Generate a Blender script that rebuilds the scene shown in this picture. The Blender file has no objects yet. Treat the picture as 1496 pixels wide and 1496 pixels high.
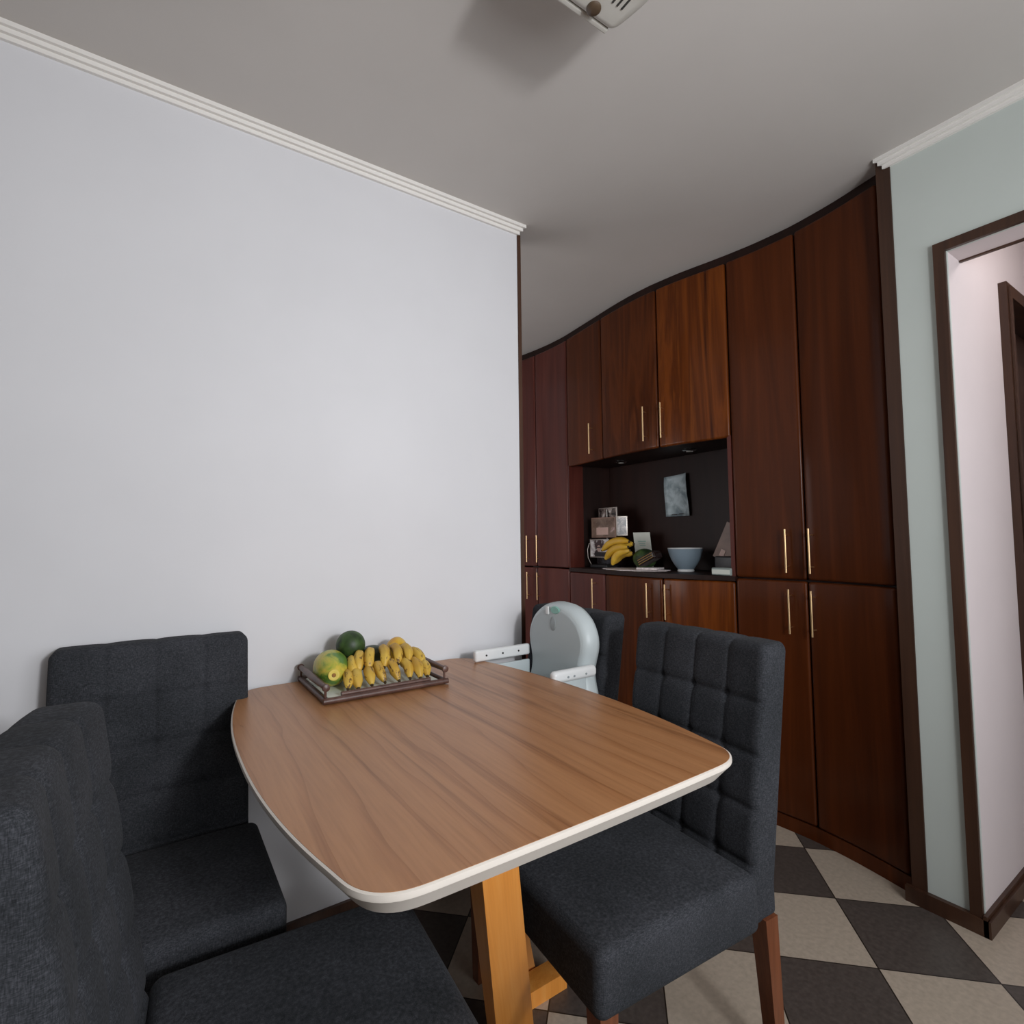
import bpy, math, random
from mathutils import Vector, Matrix
import numpy as np
random.seed(7)
C = bpy.context.scene.collection
PI = math.pi

# ---------------------------------------------------------------- materials
def new_mat(name):
    m = bpy.data.materials.new(name); m.use_nodes = True
    nt = m.node_tree; nt.nodes.clear()
    out = nt.nodes.new('ShaderNodeOutputMaterial'); b = nt.nodes.new('ShaderNodeBsdfPrincipled')
    nt.links.new(b.outputs[0], out.inputs[0])
    return m, nt, b
def srgb(c):
    return tuple(((x/255)/12.92 if x/255 <= .04045 else ((x/255+.055)/1.055)**2.4) for x in c)+(1,)
def ramp(nt, stops):
    r = nt.nodes.new('ShaderNodeValToRGB'); e = r.color_ramp.elements
    while len(e) < len(stops): e.new(.5)
    for k, (p, c) in enumerate(stops): e[k].position = p; e[k].color = c
    return r
def coords(nt, scale=(1, 1, 1), rand=False, rot=(0, 0, 0), loc=(0, 0, 0)):
    t = nt.nodes.new('ShaderNodeTexCoord'); mp = nt.nodes.new('ShaderNodeMapping')
    mp.inputs['Scale'].default_value = scale; mp.inputs['Rotation'].default_value = rot; mp.inputs['Location'].default_value = loc
    if rand:
        oi = nt.nodes.new('ShaderNodeObjectInfo'); mu = nt.nodes.new('ShaderNodeMath'); mu.operation = 'MULTIPLY'; mu.inputs[1].default_value = 37.
        nt.links.new(oi.outputs['Random'], mu.inputs[0])
        ad = nt.nodes.new('ShaderNodeVectorMath'); ad.operation = 'ADD'
        nt.links.new(t.outputs['Object'], ad.inputs[0]); nt.links.new(mu.outputs[0], ad.inputs[1])
        nt.links.new(ad.outputs[0], mp.inputs['Vector'])
    else:
        nt.links.new(t.outputs['Object'], mp.inputs['Vector'])
    return mp
def noise(nt, vec, scale, detail=4, rough=.5, dist=0):
    n = nt.nodes.new('ShaderNodeTexNoise'); n.inputs['Scale'].default_value = scale
    n.inputs['Detail'].default_value = detail; n.inputs['Roughness'].default_value = rough; n.inputs['Distortion'].default_value = dist
    nt.links.new(vec.outputs[0], n.inputs['Vector']); return n
def bump(nt, b, src, strength, dist=.002):
    k = nt.nodes.new('ShaderNodeBump'); k.inputs['Strength'].default_value = strength; k.inputs['Distance'].default_value = dist
    nt.links.new(src, k.inputs['Height']); nt.links.new(k.outputs[0], b.inputs['Normal'])
def plain(name, c, rough=.5, metal=0., var=.06, vs=30, spec=None, bmp=0):
    m, nt, b = new_mat(name)
    mp = coords(nt, rand=True); n = noise(nt, mp, vs)
    c = srgb(c)
    lo = tuple(max(0, x*(1-var)) for x in c[:3])+(1,); hi = tuple(min(1, x*(1+var)) for x in c[:3])+(1,)
    r = ramp(nt, [(.3, lo), (.7, hi)]); nt.links.new(n.outputs['Fac'], r.inputs[0]); nt.links.new(r.outputs[0], b.inputs['Base Color'])
    b.inputs['Roughness'].default_value = rough; b.inputs['Metallic'].default_value = metal
    if spec is not None: b.inputs['Specular IOR Level'].default_value = spec
    if bmp: bump(nt, b, n.outputs['Fac'], bmp, .001)
    return m
def wood(name, stops, grain=(9, 9, .7), rough=.35, spec=.5, dist=1.2, fine=1., coat=0, fineamt=.35, rand=True, rot=(0, 0, 0)):
    """long soft figure plus fine pores, stretched along the grain axis (the small scale)"""
    m, nt, b = new_mat(name)
    mp = coords(nt, grain, rand=rand, rot=rot)
    n1 = noise(nt, mp, 1.0, 6, .55, dist)
    mp2 = coords(nt, tuple((g*9 if g > 2 else g*2.5) for g in grain), rand=rand, rot=rot)
    n2 = noise(nt, mp2, fine, 3, .6, .2)
    mx = nt.nodes.new('ShaderNodeMix'); mx.inputs[0].default_value = fineamt
    nt.links.new(n1.outputs['Fac'], mx.inputs[2]); nt.links.new(n2.outputs['Fac'], mx.inputs[3])
    r = ramp(nt, [(p, srgb(c)) for p, c in stops]); nt.links.new(mx.outputs[0], r.inputs[0]); nt.links.new(r.outputs[0], b.inputs['Base Color'])
    b.inputs['Roughness'].default_value = rough; b.inputs['Specular IOR Level'].default_value = spec
    b.inputs['Coat Weight'].default_value = coat; b.inputs['Coat Roughness'].default_value = .16
    bump(nt, b, n2.outputs['Fac'], .08, .001)
    return m
def wall_mat(name, c, var=.02, rough=.75):
    m, nt, b = new_mat(name)
    mp = coords(nt); n = noise(nt, mp, 3, 3); n2 = noise(nt, mp, 260, 2)
    c = srgb(c)
    r = ramp(nt, [(.3, tuple(x*(1-var) for x in c[:3])+(1,)), (.7, tuple(min(1, x*(1+var)) for x in c[:3])+(1,))])
    nt.links.new(n.outputs['Fac'], r.inputs[0]); nt.links.new(r.outputs[0], b.inputs['Base Color'])
    b.inputs['Roughness'].default_value = rough; b.inputs['Specular IOR Level'].default_value = .3
    bump(nt, b, n2.outputs['Fac'], .06, .001)
    return m

M = {}
M['wall'] = wall_mat('white_wall_paint', (222, 222, 225))
M['wall_mint'] = wall_mat('pale_grey_green_wall_paint', (204, 212, 207))
M['wall_pink'] = wall_mat('warm_white_wall_paint', (226, 216, 216))
M['wall_unseen'] = wall_mat('unseen_wall_bounce_tone', (170, 164, 158))  # invented tone for the unseen walls, sets how much light they bounce
M['ceiling'] = wall_mat('ceiling_paint', (206, 201, 196))
M['cornice'] = wall_mat('white_plaster', (238, 235, 230))
dark_stops = [(.25, (60, 26, 8)), (.5, (82, 38, 13)), (.75, (102, 50, 19))]
M['mahogany'] = wood('dark_mahogany_veneer', dark_stops, rough=.4, coat=.2, spec=.12, fineamt=.18)
M['mahogany_red'] = wood('reddish_mahogany_veneer', [(.25, (66, 30, 24)), (.5, (88, 42, 34)), (.75, (104, 54, 44))], rough=.36, coat=.2, spec=.25, fineamt=.18)
M['mahogany_orange'] = wood('orange_figured_mahogany_veneer', [(.3, (60, 24, 6)), (.45, (118, 60, 18)), (.58, (86, 40, 11)), (.74, (142, 78, 26))], grain=(7, 7, .55), rough=.38, coat=.2, spec=.12, dist=1.5, fineamt=.15)
M['mahogany_mid'] = wood('brown_figured_mahogany_veneer', [(.3, (54, 24, 9)), (.48, (94, 46, 17)), (.6, (70, 32, 11)), (.75, (116, 60, 24))], grain=(7, 7, .6), rough=.38, coat=.2, spec=.12, dist=1.4, fineamt=.15)
M['casing'] = wood('dark_brown_casing_wood', [(.25, (44, 26, 17)), (.5, (66, 42, 29)), (.75, (84, 55, 38))], rough=.4)
M['niche'] = wood('dark_niche_veneer', [(.25, (26, 13, 10)), (.5, (38, 20, 15)), (.75, (48, 26, 20))], rough=.5, spec=.3, fineamt=.2)
def oak():
    m, nt, b = new_mat('brown_oak_table_surface')
    wv = nt.nodes.new('ShaderNodeTexWave'); wv.wave_type = 'BANDS'; wv.bands_direction = 'X'; wv.wave_profile = 'SAW'
    mp = coords(nt, (1, .16, 1)); nt.links.new(mp.outputs[0], wv.inputs['Vector'])
    wv.inputs['Scale'].default_value = 5.2; wv.inputs['Distortion'].default_value = 7.; wv.inputs['Detail'].default_value = 2.5; wv.inputs['Detail Scale'].default_value = 1.6; wv.inputs['Detail Roughness'].default_value = .5
    n1 = noise(nt, coords(nt, (26, 1.1, 26)), 1, 5, .62, .5); n2 = noise(nt, coords(nt, (160, 7, 160)), 1, 3, .6)
    base = ramp(nt, [(.0, srgb((172, 122, 82))), (.6, srgb((178, 127, 85))), (.9, srgb((170, 118, 77))), (1., srgb((156, 106, 66)))]); nt.links.new(wv.outputs['Fac'], base.inputs[0])
    st = ramp(nt, [(.3, (.58, .50, .42, 1)), (.46, (1, 1, 1, 1)), (.75, (1.0, 1.0, 1.0, 1))]); nt.links.new(n1.outputs['Fac'], st.inputs[0])
    st2 = ramp(nt, [(.3, (.88, .86, .84, 1)), (.6, (1, 1, 1, 1))]); nt.links.new(n2.outputs['Fac'], st2.inputs[0])
    c = base.outputs[0]
    for q in (st, st2):
        x = nt.nodes.new('ShaderNodeMix'); x.data_type = 'RGBA'; x.blend_type = 'MULTIPLY'; x.inputs[0].default_value = 1.
        nt.links.new(c, x.inputs[6]); nt.links.new(q.outputs[0], x.inputs[7]); c = x.outputs[2]
    nt.links.new(c, b.inputs['Base Color']); b.inputs['Roughness'].default_value = .34; b.inputs['Specular IOR Level'].default_value = .5
    bump(nt, b, n2.outputs['Fac'], .05, .001)
    return m
M['table_wood'] = oak()
M['leg_wood'] = wood('honey_pine_wood', [(.3, (222, 138, 54)), (.5, (240, 158, 70)), (.7, (246, 174, 92))], grain=(30, 30, 1.), rough=.42, dist=.3)
M['chair_leg'] = wood('brown_stained_chair_wood', [(.3, (84, 44, 24)), (.5, (116, 66, 40)), (.7, (140, 84, 54))], grain=(22, 22, 1.5), rough=.4, dist=.4)
M['tray_wood'] = wood('dark_turned_tray_wood', [(.3, (62, 42, 36)), (.5, (88, 62, 54)), (.7, (108, 80, 70))], grain=(20, 20, 20), rough=.4)
M['edge'] = plain('white_lacquered_table_edge', (226, 218, 208), .35, var=.02)
M['brass'] = plain('brushed_brass', (240, 205, 155), .38, 1., var=.03)
M['white_plastic'] = plain('white_plastic', (228, 230, 230), .35, var=.01)
M['grey_plastic'] = plain('grey_green_plastic', (176, 185, 187), .3, var=.02, vs=4)
M['grey_plastic_rim'] = plain('pale_grey_plastic', (196, 206, 208), .42, var=.02, vs=4)
M['grey_shade'] = plain('shaded_grey_plastic', (150, 158, 160), .35, var=.02, vs=4)  # darker copy of the grey, standing for shade in grip and holes
M['mint'] = plain('mint_label', (140, 190, 178), .4, var=.08, vs=60)
M['black'] = plain('black_plastic', (22, 22, 24), .4)
M['dark_metal'] = plain('dark_wire_metal', (120, 116, 112), .3, 1.)
M['chrome'] = plain('chrome', (190, 190, 190), .15, 1.)
M['lamp_glass'] = plain('unlit_lamp_glass', (150, 150, 145), .1)
M['fixture'] = plain('off_white_fixture_plastic', (206, 203, 195), .4, var=.02)
M['vent'] = plain('dark_vent_slot', (60, 58, 54), .6)
M['bronze'] = plain('brown_lens', (88, 72, 56), .35)
M['ceramic'] = plain('pale_blue_glazed_ceramic', (130, 146, 158), .25, var=.06, vs=8)
M['ceramic_rim'] = plain('white_glazed_rim', (214, 216, 216), .2)
M['paper'] = plain('white_paper', (226, 230, 220), .7, var=.03)
M['lace'] = plain('white_lace_paper', (214, 204, 202), .8, var=.25, vs=90)
M['banana_tip'] = plain('dark_banana_tip', (62, 46, 24), .7)
M['stem_brown'] = plain('brown_stem_scar', (140, 98, 44), .7, var=.3)
M['brown_board'] = plain('brown_photo_paper', (132, 104, 90), .4, var=.25, vs=14)
M['pale_book'] = plain('pale_grey_book_cover', (146, 156, 152), .6, var=.1)
M['dark_gold'] = plain('gold_stripe', (200, 160, 92), .35, .6)
M['dark_wrap'] = plain('dark_wrapper', (36, 24, 22), .25)

def fabric():
    m, nt, b = new_mat('charcoal_linen_upholstery')
    mp = coords(nt, rand=True)
    w1 = noise(nt, coords(nt, (800, 800, 150), rand=True), 1, 2); w2 = noise(nt, coords(nt, (150, 150, 800), rand=True), 1, 2)
    big = noise(nt, mp, 6, 3)
    mx = nt.nodes.new('ShaderNodeMix'); mx.inputs[0].default_value = .5
    nt.links.new(w1.outputs['Fac'], mx.inputs[2]); nt.links.new(w2.outputs['Fac'], mx.inputs[3])
    mx2 = nt.nodes.new('ShaderNodeMix'); mx2.inputs[0].default_value = .25
    nt.links.new(mx.outputs[0], mx2.inputs[2]); nt.links.new(big.outputs['Fac'], mx2.inputs[3])
    r = ramp(nt, [(.34, srgb((33, 35, 37))), (.5, srgb((53, 55, 59))), (.66, srgb((79, 80, 86)))])
    nt.links.new(mx2.outputs[0], r.inputs[0]); nt.links.new(r.outputs[0], b.inputs['Base Color'])
    b.inputs['Roughness'].default_value = .95; b.inputs['Specular IOR Level'].default_value = .1
    b.inputs['Sheen Weight'].default_value = .02; b.inputs['Sheen Roughness'].default_value = .5
    bump(nt, b, mx.outputs[0], .35, .0012)
    return m
M['fabric'] = fabric()

def tiles():
    m, nt, b = new_mat('checkered_floor_tiles')
    S = .2985; a = PI/4
    # tile node at world (1.712, .726), axes turned 45 degrees to the walls
    t = nt.nodes.new('ShaderNodeTexCoord')
    sub = nt.nodes.new('ShaderNodeVectorMath'); sub.operation = 'SUBTRACT'; sub.inputs[1].default_value = (1.714, .726, 0)
    nt.links.new(t.outputs['Object'], sub.inputs[0])
    ro = nt.nodes.new('ShaderNodeVectorRotate'); ro.rotation_type = 'Z_AXIS'; ro.inputs['Angle'].default_value = a
    nt.links.new(sub.outputs[0], ro.inputs['Vector'])
    sc = nt.nodes.new('ShaderNodeVectorMath'); sc.operation = 'SCALE'; sc.inputs['Scale'].default_value = 1/S
    nt.links.new(ro.outputs[0], sc.inputs[0])
    sp = nt.nodes.new('ShaderNodeSeparateXYZ'); nt.links.new(sc.outputs[0], sp.inputs[0])
    def mth(op, x, y=None):
        n = nt.nodes.new('ShaderNodeMath'); n.operation = op
        for k, v in enumerate((x, y)):
            if v is None: continue
            if isinstance(v, (int, float)): n.inputs[k].default_value = v
            else: nt.links.new(v, n.inputs[k])
        return n.outputs[0]
    fx, fy = mth('FLOOR', sp.outputs[0]), mth('FLOOR', sp.outputs[1])
    par = mth('FLOORED_MODULO', mth('ADD', fx, fy), 2.0)
    ex = mth('ABSOLUTE', mth('SUBTRACT', mth('FRACT', sp.outputs[0]), .5)); ey = mth('ABSOLUTE', mth('SUBTRACT', mth('FRACT', sp.outputs[1]), .5))
    grout = mth('GREATER_THAN', mth('MAXIMUM', ex, ey), .4935)
    mp = coords(nt); n = noise(nt, mp, 70, 4); n2 = noise(nt, mp, 5, 3)
    li = ramp(nt, [(.3, srgb((176, 163, 147))), (.7, srgb((194, 180, 163)))]); nt.links.new(n.outputs['Fac'], li.inputs[0])
    dk = ramp(nt, [(.3, srgb((74, 67, 63))), (.7, srgb((92, 84, 79)))]); nt.links.new(n.outputs['Fac'], dk.inputs[0])
    def mixc(f, A, B):
        x = nt.nodes.new('ShaderNodeMix'); x.data_type = 'RGBA'; nt.links.new(f, x.inputs[0])
        nt.links.new(A, x.inputs[6]) if not isinstance(A, tuple) else setattr(x.inputs[6], 'default_value', A)
        nt.links.new(B, x.inputs[7]) if not isinstance(B, tuple) else setattr(x.inputs[7], 'default_value', B)
        return x.outputs[2]
    c = mixc(par, dk.outputs[0], li.outputs[0])
    c = mixc(grout, c, srgb((40, 33, 28)))
    nt.links.new(c, b.inputs['Base Color'])
    rr = ramp(nt, [(.3, (.32, .32, .32, 1)), (.7, (.45, .45, .45, 1))]); nt.links.new(n2.outputs['Fac'], rr.inputs[0]); nt.links.new(rr.outputs[0], b.inputs['Roughness'])
    return m
M['tiles'] = tiles()

def banana_mat(name, a, bc, spots):
    m, nt, b = new_mat(name)
    mp = coords(nt, rand=True); n = noise(nt, mp, 12, 2); sp = noise(nt, coords(nt, (18, 60, 60), rand=True), 1, 5, .65)
    r = ramp(nt, [(.35, srgb(a)), (.65, srgb(bc))]); nt.links.new(n.outputs['Fac'], r.inputs[0])
    s = ramp(nt, [(spots, (0, 0, 0, 1)), (spots+.06, (1, 1, 1, 1))]); nt.links.new(sp.outputs['Fac'], s.inputs[0])
    x = nt.nodes.new('ShaderNodeMix'); x.data_type = 'RGBA'; nt.links.new(s.outputs[0], x.inputs[0]); nt.links.new(r.outputs[0], x.inputs[6])
    x.inputs[7].default_value = srgb((104, 72, 34)); nt.links.new(x.outputs[2], b.inputs['Base Color'])
    b.inputs['Roughness'].default_value = .5
    return m
M['banana'] = banana_mat('ripe_banana_skin', (190, 148, 54), (214, 180, 78), .57)
M['banana2'] = banana_mat('bright_banana_skin', (196, 150, 38), (218, 178, 58), .72)
def blotch(name, a, b_, scale, lo, hi, c3=None, rough=.4, coat=.1):
    m, nt, b = new_mat(name)
    mp = coords(nt, rand=True); n = noise(nt, mp, scale, 4, .55, .4)
    st = [(lo, srgb(a)), (hi, srgb(b_))]
    if c3: st.append((min(1, hi+.12), srgb(c3)))
    r = ramp(nt, st); nt.links.new(n.outputs['Fac'], r.inputs[0]); nt.links.new(r.outputs[0], b.inputs['Base Color'])
    b.inputs['Roughness'].default_value = rough; b.inputs['Coat Weight'].default_value = coat
    return m
M['papaya'] = blotch('green_yellow_papaya_skin', (86, 128, 48), (168, 172, 66), 20, .40, .50, (206, 184, 72))
M['papaya_end'] = plain('yellow_papaya_end', (222, 200, 92), .5, var=.1)
M['green'] = blotch('dark_green_rind', (28, 46, 22), (66, 94, 42), 26, .38, .68, rough=.5, coat=0)
M['avocado'] = blotch('dark_olive_skin', (38, 48, 26), (62, 72, 36), 40, .35, .7)
M['mango'] = blotch('yellow_mango_skin', (206, 148, 32), (220, 178, 58), 14, .4, .6)
M['marble'] = blotch('blue_grey_marbled_paper', (122, 138, 144), (186, 200, 204), 16, .35, .6, rough=.6, coat=0)
M['photo'] = blotch('grey_brown_photo_print', (36, 30, 30), (150, 136, 128), 26, .42, .56, (214, 208, 204), rough=.25)
M['photo_tan'] = blotch('tan_photo_print', (96, 76, 64), (134, 112, 98), 14, .38, .6, (206, 180, 176), rough=.25)
M['photo_light'] = blotch('bright_photo_print', (64, 44, 44), (198, 192, 190), 18, .42, .5, (232, 230, 228), rough=.25)
M['photo_dark'] = blotch('dark_photo_print', (14, 14, 16), (40, 42, 50), 16, .4, .6, (84, 78, 82), rough=.25)
M['frame_silver'] = plain('silver_photo_frame', (176, 168, 160), .35, .7)
M['skin_photo'] = plain('pale_print_shape', (196, 164, 152), .4)
M['hair_photo'] = plain('dark_print_shape', (34, 26, 28), .4)

# ---------------------------------------------------------------- mesh helpers
def link(name, verts, faces, mat, parent=None, smooth=True, loc=(0, 0, 0), auto=None):
    me = bpy.data.meshes.new(name); me.from_pydata([tuple(v) for v in verts], [], faces); me.update()
    mats = mat if isinstance(mat, list) else [mat]
    for m in mats: me.materials.append(m)
    if smooth: me.polygons.foreach_set('use_smooth', [True]*len(me.polygons))
    o = bpy.data.objects.new(name, me); C.objects.link(o); o.location = loc
    if parent: o.parent = parent
    if smooth and auto:
        me.set_sharp_from_angle(angle=math.radians(auto))
    return o
class MB:
    def __init__(s): s.v = []; s.f = []
    def add(s, vf, fn=None):
        v, f = vf; n = len(s.v)
        s.v += [tuple(fn(Vector(p))) if fn else tuple(p) for p in v]; s.f += [tuple(i+n for i in q) for q in f]; return s
    def build(s, name, mat, parent=None, smooth=True, loc=(0, 0, 0), auto=40): return link(name, s.v, s.f, mat, parent, smooth, loc, auto)
def box(x0, x1, y0, y1, z0, z1):
    v = [(x, y, z) for z in (z0, z1) for y in (y0, y1) for x in (x0, x1)]
    return v, [(0, 2, 3, 1), (4, 5, 7, 6), (0, 1, 5, 4), (2, 6, 7, 3), (0, 4, 6, 2), (1, 3, 7, 5)]
def rbox(w, d, h, r, n=(8, 8, 8), rs=3, fn=None):
    """rounded box centred on 0, with dense grid; fn(point, (u,v,w in 0..1)) displaces"""
    def axis(L, k):
        a = L/2; pts = [-a+r*(1-math.cos(i/rs*PI/2)) if False else -a+r*i/rs for i in range(rs)]
        mid = [-a+r+(L-2*r)*i/k for i in range(k+1)]
        return pts+mid+[-p for p in reversed(pts)]
    X, Y, Z = axis(w, n[0]), axis(d, n[1]), axis(h, n[2])
    idx = {}; V = []; F = []
    def vid(i, j, k):
        key = (i, j, k)
        if key not in idx:
            p = Vector((X[i], Y[j], Z[k]))
            q = Vector((max(-w/2+r, min(w/2-r, p.x)), max(-d/2+r, min(d/2-r, p.y)), max(-h/2+r, min(h/2-r, p.z))))
            e = p-q
            if e.length > 1e-9:
                # equal-angle spread of the cube grid around the rounded edge
                e = Vector([math.tan(c/r*PI/4)*r if abs(c) <= r else c for c in e])
                q = q+e.normalized()*r
            u = ((p.x+w/2)/w, (p.y+d/2)/d, (p.z+h/2)/h)
            if fn: q = fn(q, u)
            idx[key] = len(V); V.append(tuple(q))
        return idx[key]
    a, b, c = len(X)-1, len(Y)-1, len(Z)-1
    for i in range(a):
        for j in range(b):
            F.append((vid(i, j, 0), vid(i, j+1, 0), vid(i+1, j+1, 0), vid(i+1, j, 0)))
            F.append((vid(i, j, c), vid(i+1, j, c), vid(i+1, j+1, c), vid(i, j+1, c)))
    for i in range(a):
        for k in range(c):
            F.append((vid(i, 0, k), vid(i+1, 0, k), vid(i+1, 0, k+1), vid(i, 0, k+1)))
            F.append((vid(i, b, k), vid(i, b, k+1), vid(i+1, b, k+1), vid(i+1, b, k)))
    for j in range(b):
        for k in range(c):
            F.append((vid(0, j, k), vid(0, j, k+1), vid(0, j+1, k+1), vid(0, j+1, k)))
            F.append((vid(a, j, k), vid(a, j+1, k), vid(a, j+1, k+1), vid(a, j, k+1)))
    return V, F
def tube(pts, rad, n=12, caps=True):
    """swept tube through pts with radius list"""
    pts = [Vector(p) for p in pts]
    if not isinstance(rad, (list, tuple)): rad = [rad]*len(pts)
    V = []; F = []
    t0 = (pts[1]-pts[0]).normalized(); up = Vector((0, 0, 1)) if abs(t0.z) < .9 else Vector((1, 0, 0))
    s = t0.cross(up).normalized()
    for i, p in enumerate(pts):
        t = (pts[min(i+1, len(pts)-1)]-pts[max(i-1, 0)]).normalized()
        s = (s-t*s.dot(t)).normalized(); u = t.cross(s)
        for k in range(n):
            a = 2*PI*k/n; V.append(p+(s*math.cos(a)+u*math.sin(a))*rad[i])
    for i in range(len(pts)-1):
        for k in range(n):
            k2 = (k+1) % n; F.append((i*n+k, i*n+k2, (i+1)*n+k2, (i+1)*n+k))
    if caps: F.append(tuple(range(n-1, -1, -1))); F.append(tuple((len(pts)-1)*n+k for k in range(n)))
    return V, F
def lathe(prof, n=32, caps=True):
    V = []; F = []
    for r, z in prof:
        for k in range(n):
            a = 2*PI*k/n; V.append((r*math.cos(a), r*math.sin(a), z))
    for i in range(len(prof)-1):
        for k in range(n):
            k2 = (k+1) % n; F.append((i*n+k, i*n+k2, (i+1)*n+k2, (i+1)*n+k))
    if caps: F.append(tuple(range(n-1, -1, -1))); F.append(tuple((len(prof)-1)*n+k for k in range(n)))
    return V, F
def prism(poly, z0, z1):
    n = len(poly); V = [(x, y, z0) for x, y in poly]+[(x, y, z1) for x, y in poly]
    return V, [tuple(range(n-1, -1, -1)), tuple(range(n, 2*n))]+[(i, (i+1) % n, n+(i+1) % n, n+i) for i in range(n)]
def empty(name, loc, rz=0, label=None, cat=None, group=None):
    o = bpy.data.objects.new(name, None); C.objects.link(o); o.location = loc; o.rotation_euler = (0, 0, rz)
    o.empty_display_size = .1
    return tag(o, label, cat, group)
def tag(o, label=None, cat=None, group=None):
    if label: o['label'] = label
    if cat: o['category'] = cat
    if group: o['group'] = group
    return o
def struct(name, vf, mat, **k):
    mb = MB()
    for q in (vf if isinstance(vf, list) else [vf]): mb.add(q)
    o = mb.build(name, mat, smooth=False); o['kind'] = 'structure'; return o
def copy_tree(o, parent=None):
    c = o.copy(); C.objects.link(c); c.parent = parent
    for ch in list(o.children): copy_tree(ch, c)
    return c

# ---------------------------------------------------------------- room
H = 2.549; YW = 1.80; XR = 2.123; XE = 1.256
XL, YF = -1.55, -1.20
struct('floor', box(XL-.1, 4.2, YF-.1, 3.6, -.08, 0), M['tiles'])
struct('ceiling', box(XL-.1, 4.2, YF-.1, 3.6, H, H+.08), M['ceiling'])
struct('wall_back', box(XL, XE, YW, YW+.14, 0, H), M['wall'])
struct('wall_left', box(XL-.1, XL, YF-.1, YW+.14, 0, H), M['wall_unseen'])
# front wall (behind the camera) with the window the daylight comes through
wx0, wx1, wz0, wz1 = .05, 1.95, .85, 2.15
struct('wall_front', [box(XL, wx0, YF-.12, YF, 0, H), box(wx1, XR+.11, YF-.12, YF, 0, H), box(wx0, wx1, YF-.12, YF, 0, wz0), box(wx0, wx1, YF-.12, YF, wz1, H)], M['wall_unseen'])
struct('window_1', [box(wx0, wx0+.04, YF-.08, YF-.04, wz0, wz1), box(wx1-.04, wx1, YF-.08, YF-.04, wz0, wz1), box(wx0, wx1, YF-.08, YF-.04, wz0, wz0+.04), box(wx0, wx1, YF-.08, YF-.04, wz1-.04, wz1)], M['cornice'])
# right wall with the wide opening
OP = .597; HD = 2.137
struct('wall_right', [box(XR, XR+.01, OP, .741, 0, H), box(XR, XR+.01, -.42, OP, HD, H), box(XR, XR+.01, YF, -.42, 0, H)], M['wall_mint'])
struct('wall_hall_front', [box(XR+.01, XR+.11, OP, .741, 0, H), box(XR+.01, XR+.11, -.42, OP, HD, H), box(XR+.01, XR+.11, YF, -.42, 0, H)], M['wall_pink'])
# hallway beyond the opening
struct('wall_hall_left', [box(XR+.11, 2.665, OP, .741, 0, H), box(3.48, 4.1, OP, .741, 0, H), box(2.665, 3.48, OP, .741, 2.15, H)], M['wall_pink'])
struct('wall_hall_right', box(XR+.11, 4.1, -.52, -.42, 0, H), M['wall_pink'])
struct('wall_hall_end', box(4.1, 4.2, -.52, .8, 0, H), M['wall_pink'])
# passage behind the white wall
struct('wall_passage_end', box(.2, 2.9, 3.42, 3.52, 0, H), M['wall'])
struct('wall_passage_left', [box(.2, .3, YW+.14, 2.15, 0, H), box(.2, .3, 3.05, 3.42, 0, H), box(.2, .3, 2.15, 3.05, 0, .95), box(.2, .3, 2.15, 3.05, 1.75, H)], M['wall'])
struct('wall_cabinet_back', box(2.60, 2.66, .741, 3.42, 0, H), M['niche'])
# dark end strip of the white wall, cabinet end strip, casings
struct('trim_1', box(XE, XE+.017, YW-.004, YW+.145, 0, 2.512), M['casing'])
struct('trim_2', [box(XR-.004, 2.26, .7415, .784, .0, H-.001), box(2.158, 2.26, .784, .799, .0, H-.001)], M['casing'])
struct('trim_3', [box(XR-.014, XR+.0, .599, .630, 0, HD), box(XR-.014, XR, -.45, .630, HD, 2.168), box(XR-.014, XR, -.45, -.42, 0, HD)], M['casing'])
struct('trim_4', [box(XR+.11, XR+.122, -.42, OP-.002, HD-.006, 2.168)], M['casing'])
# skirting boards
struct('baseboard_back', box(XL, XE, YW-.012, YW, 0, .05), M['casing'])
struct('baseboard_right', [box(XR-.018, XR, .585, .80, 0, .05), box(XR-.018, XR, YF, -.42, 0, .05)], M['casing'])
struct('baseboard_hall', [box(XR-.018, 2.64, OP-.018, OP, 0, .05), box(XR-.018, 2.64, OP-.01, OP, .05, .062)], M['casing'])
struct('baseboard_left', box(XL, XL+.012, YF, YW, 0, .05), M['casing'])

# stepped plaster cornices: three little steps
def cornice(name, a, b_, inward, ends=(0, 0)):
    """a-b: line on the wall at ceiling height; inward: unit vector into the room; three square steps"""
    a, b_, inward = Vector(a), Vector(b_), Vector(inward); t = (b_-a).normalized(); mb = MB()
    prof = [(0, -.039), (.010, -.039), (.010, -.026), (.020, -.026), (.020, -.013), (.030, -.013), (.030, 0), (0, 0)]
    prof = [(p*1.0, z) for p, z in prof]
    V = []; n = len(prof)
    for e, q in enumerate((a, b_)):
        for p, z in prof:
            w = q+inward*p+t*(ends[e]*p); V.append((w.x, w.y, H+z))
    F = [(i, (i+1) % n, n+(i+1) % n, n+i) for i in range(n)]+[tuple(range(n)), tuple(range(2*n-1, n-1, -1))]
    mb.add((V, F)); o = mb.build(name, M['cornice'], smooth=False); o['kind'] = 'structure'; return o
cornice('trim_5', (XL, YW, 0), (XE, YW, 0), (0, -1, 0), (0, 1))
cornice('trim_6', (XR, YF, 0), (XR, .752, 0), (-1, 0, 0), (0, 1))

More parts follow.
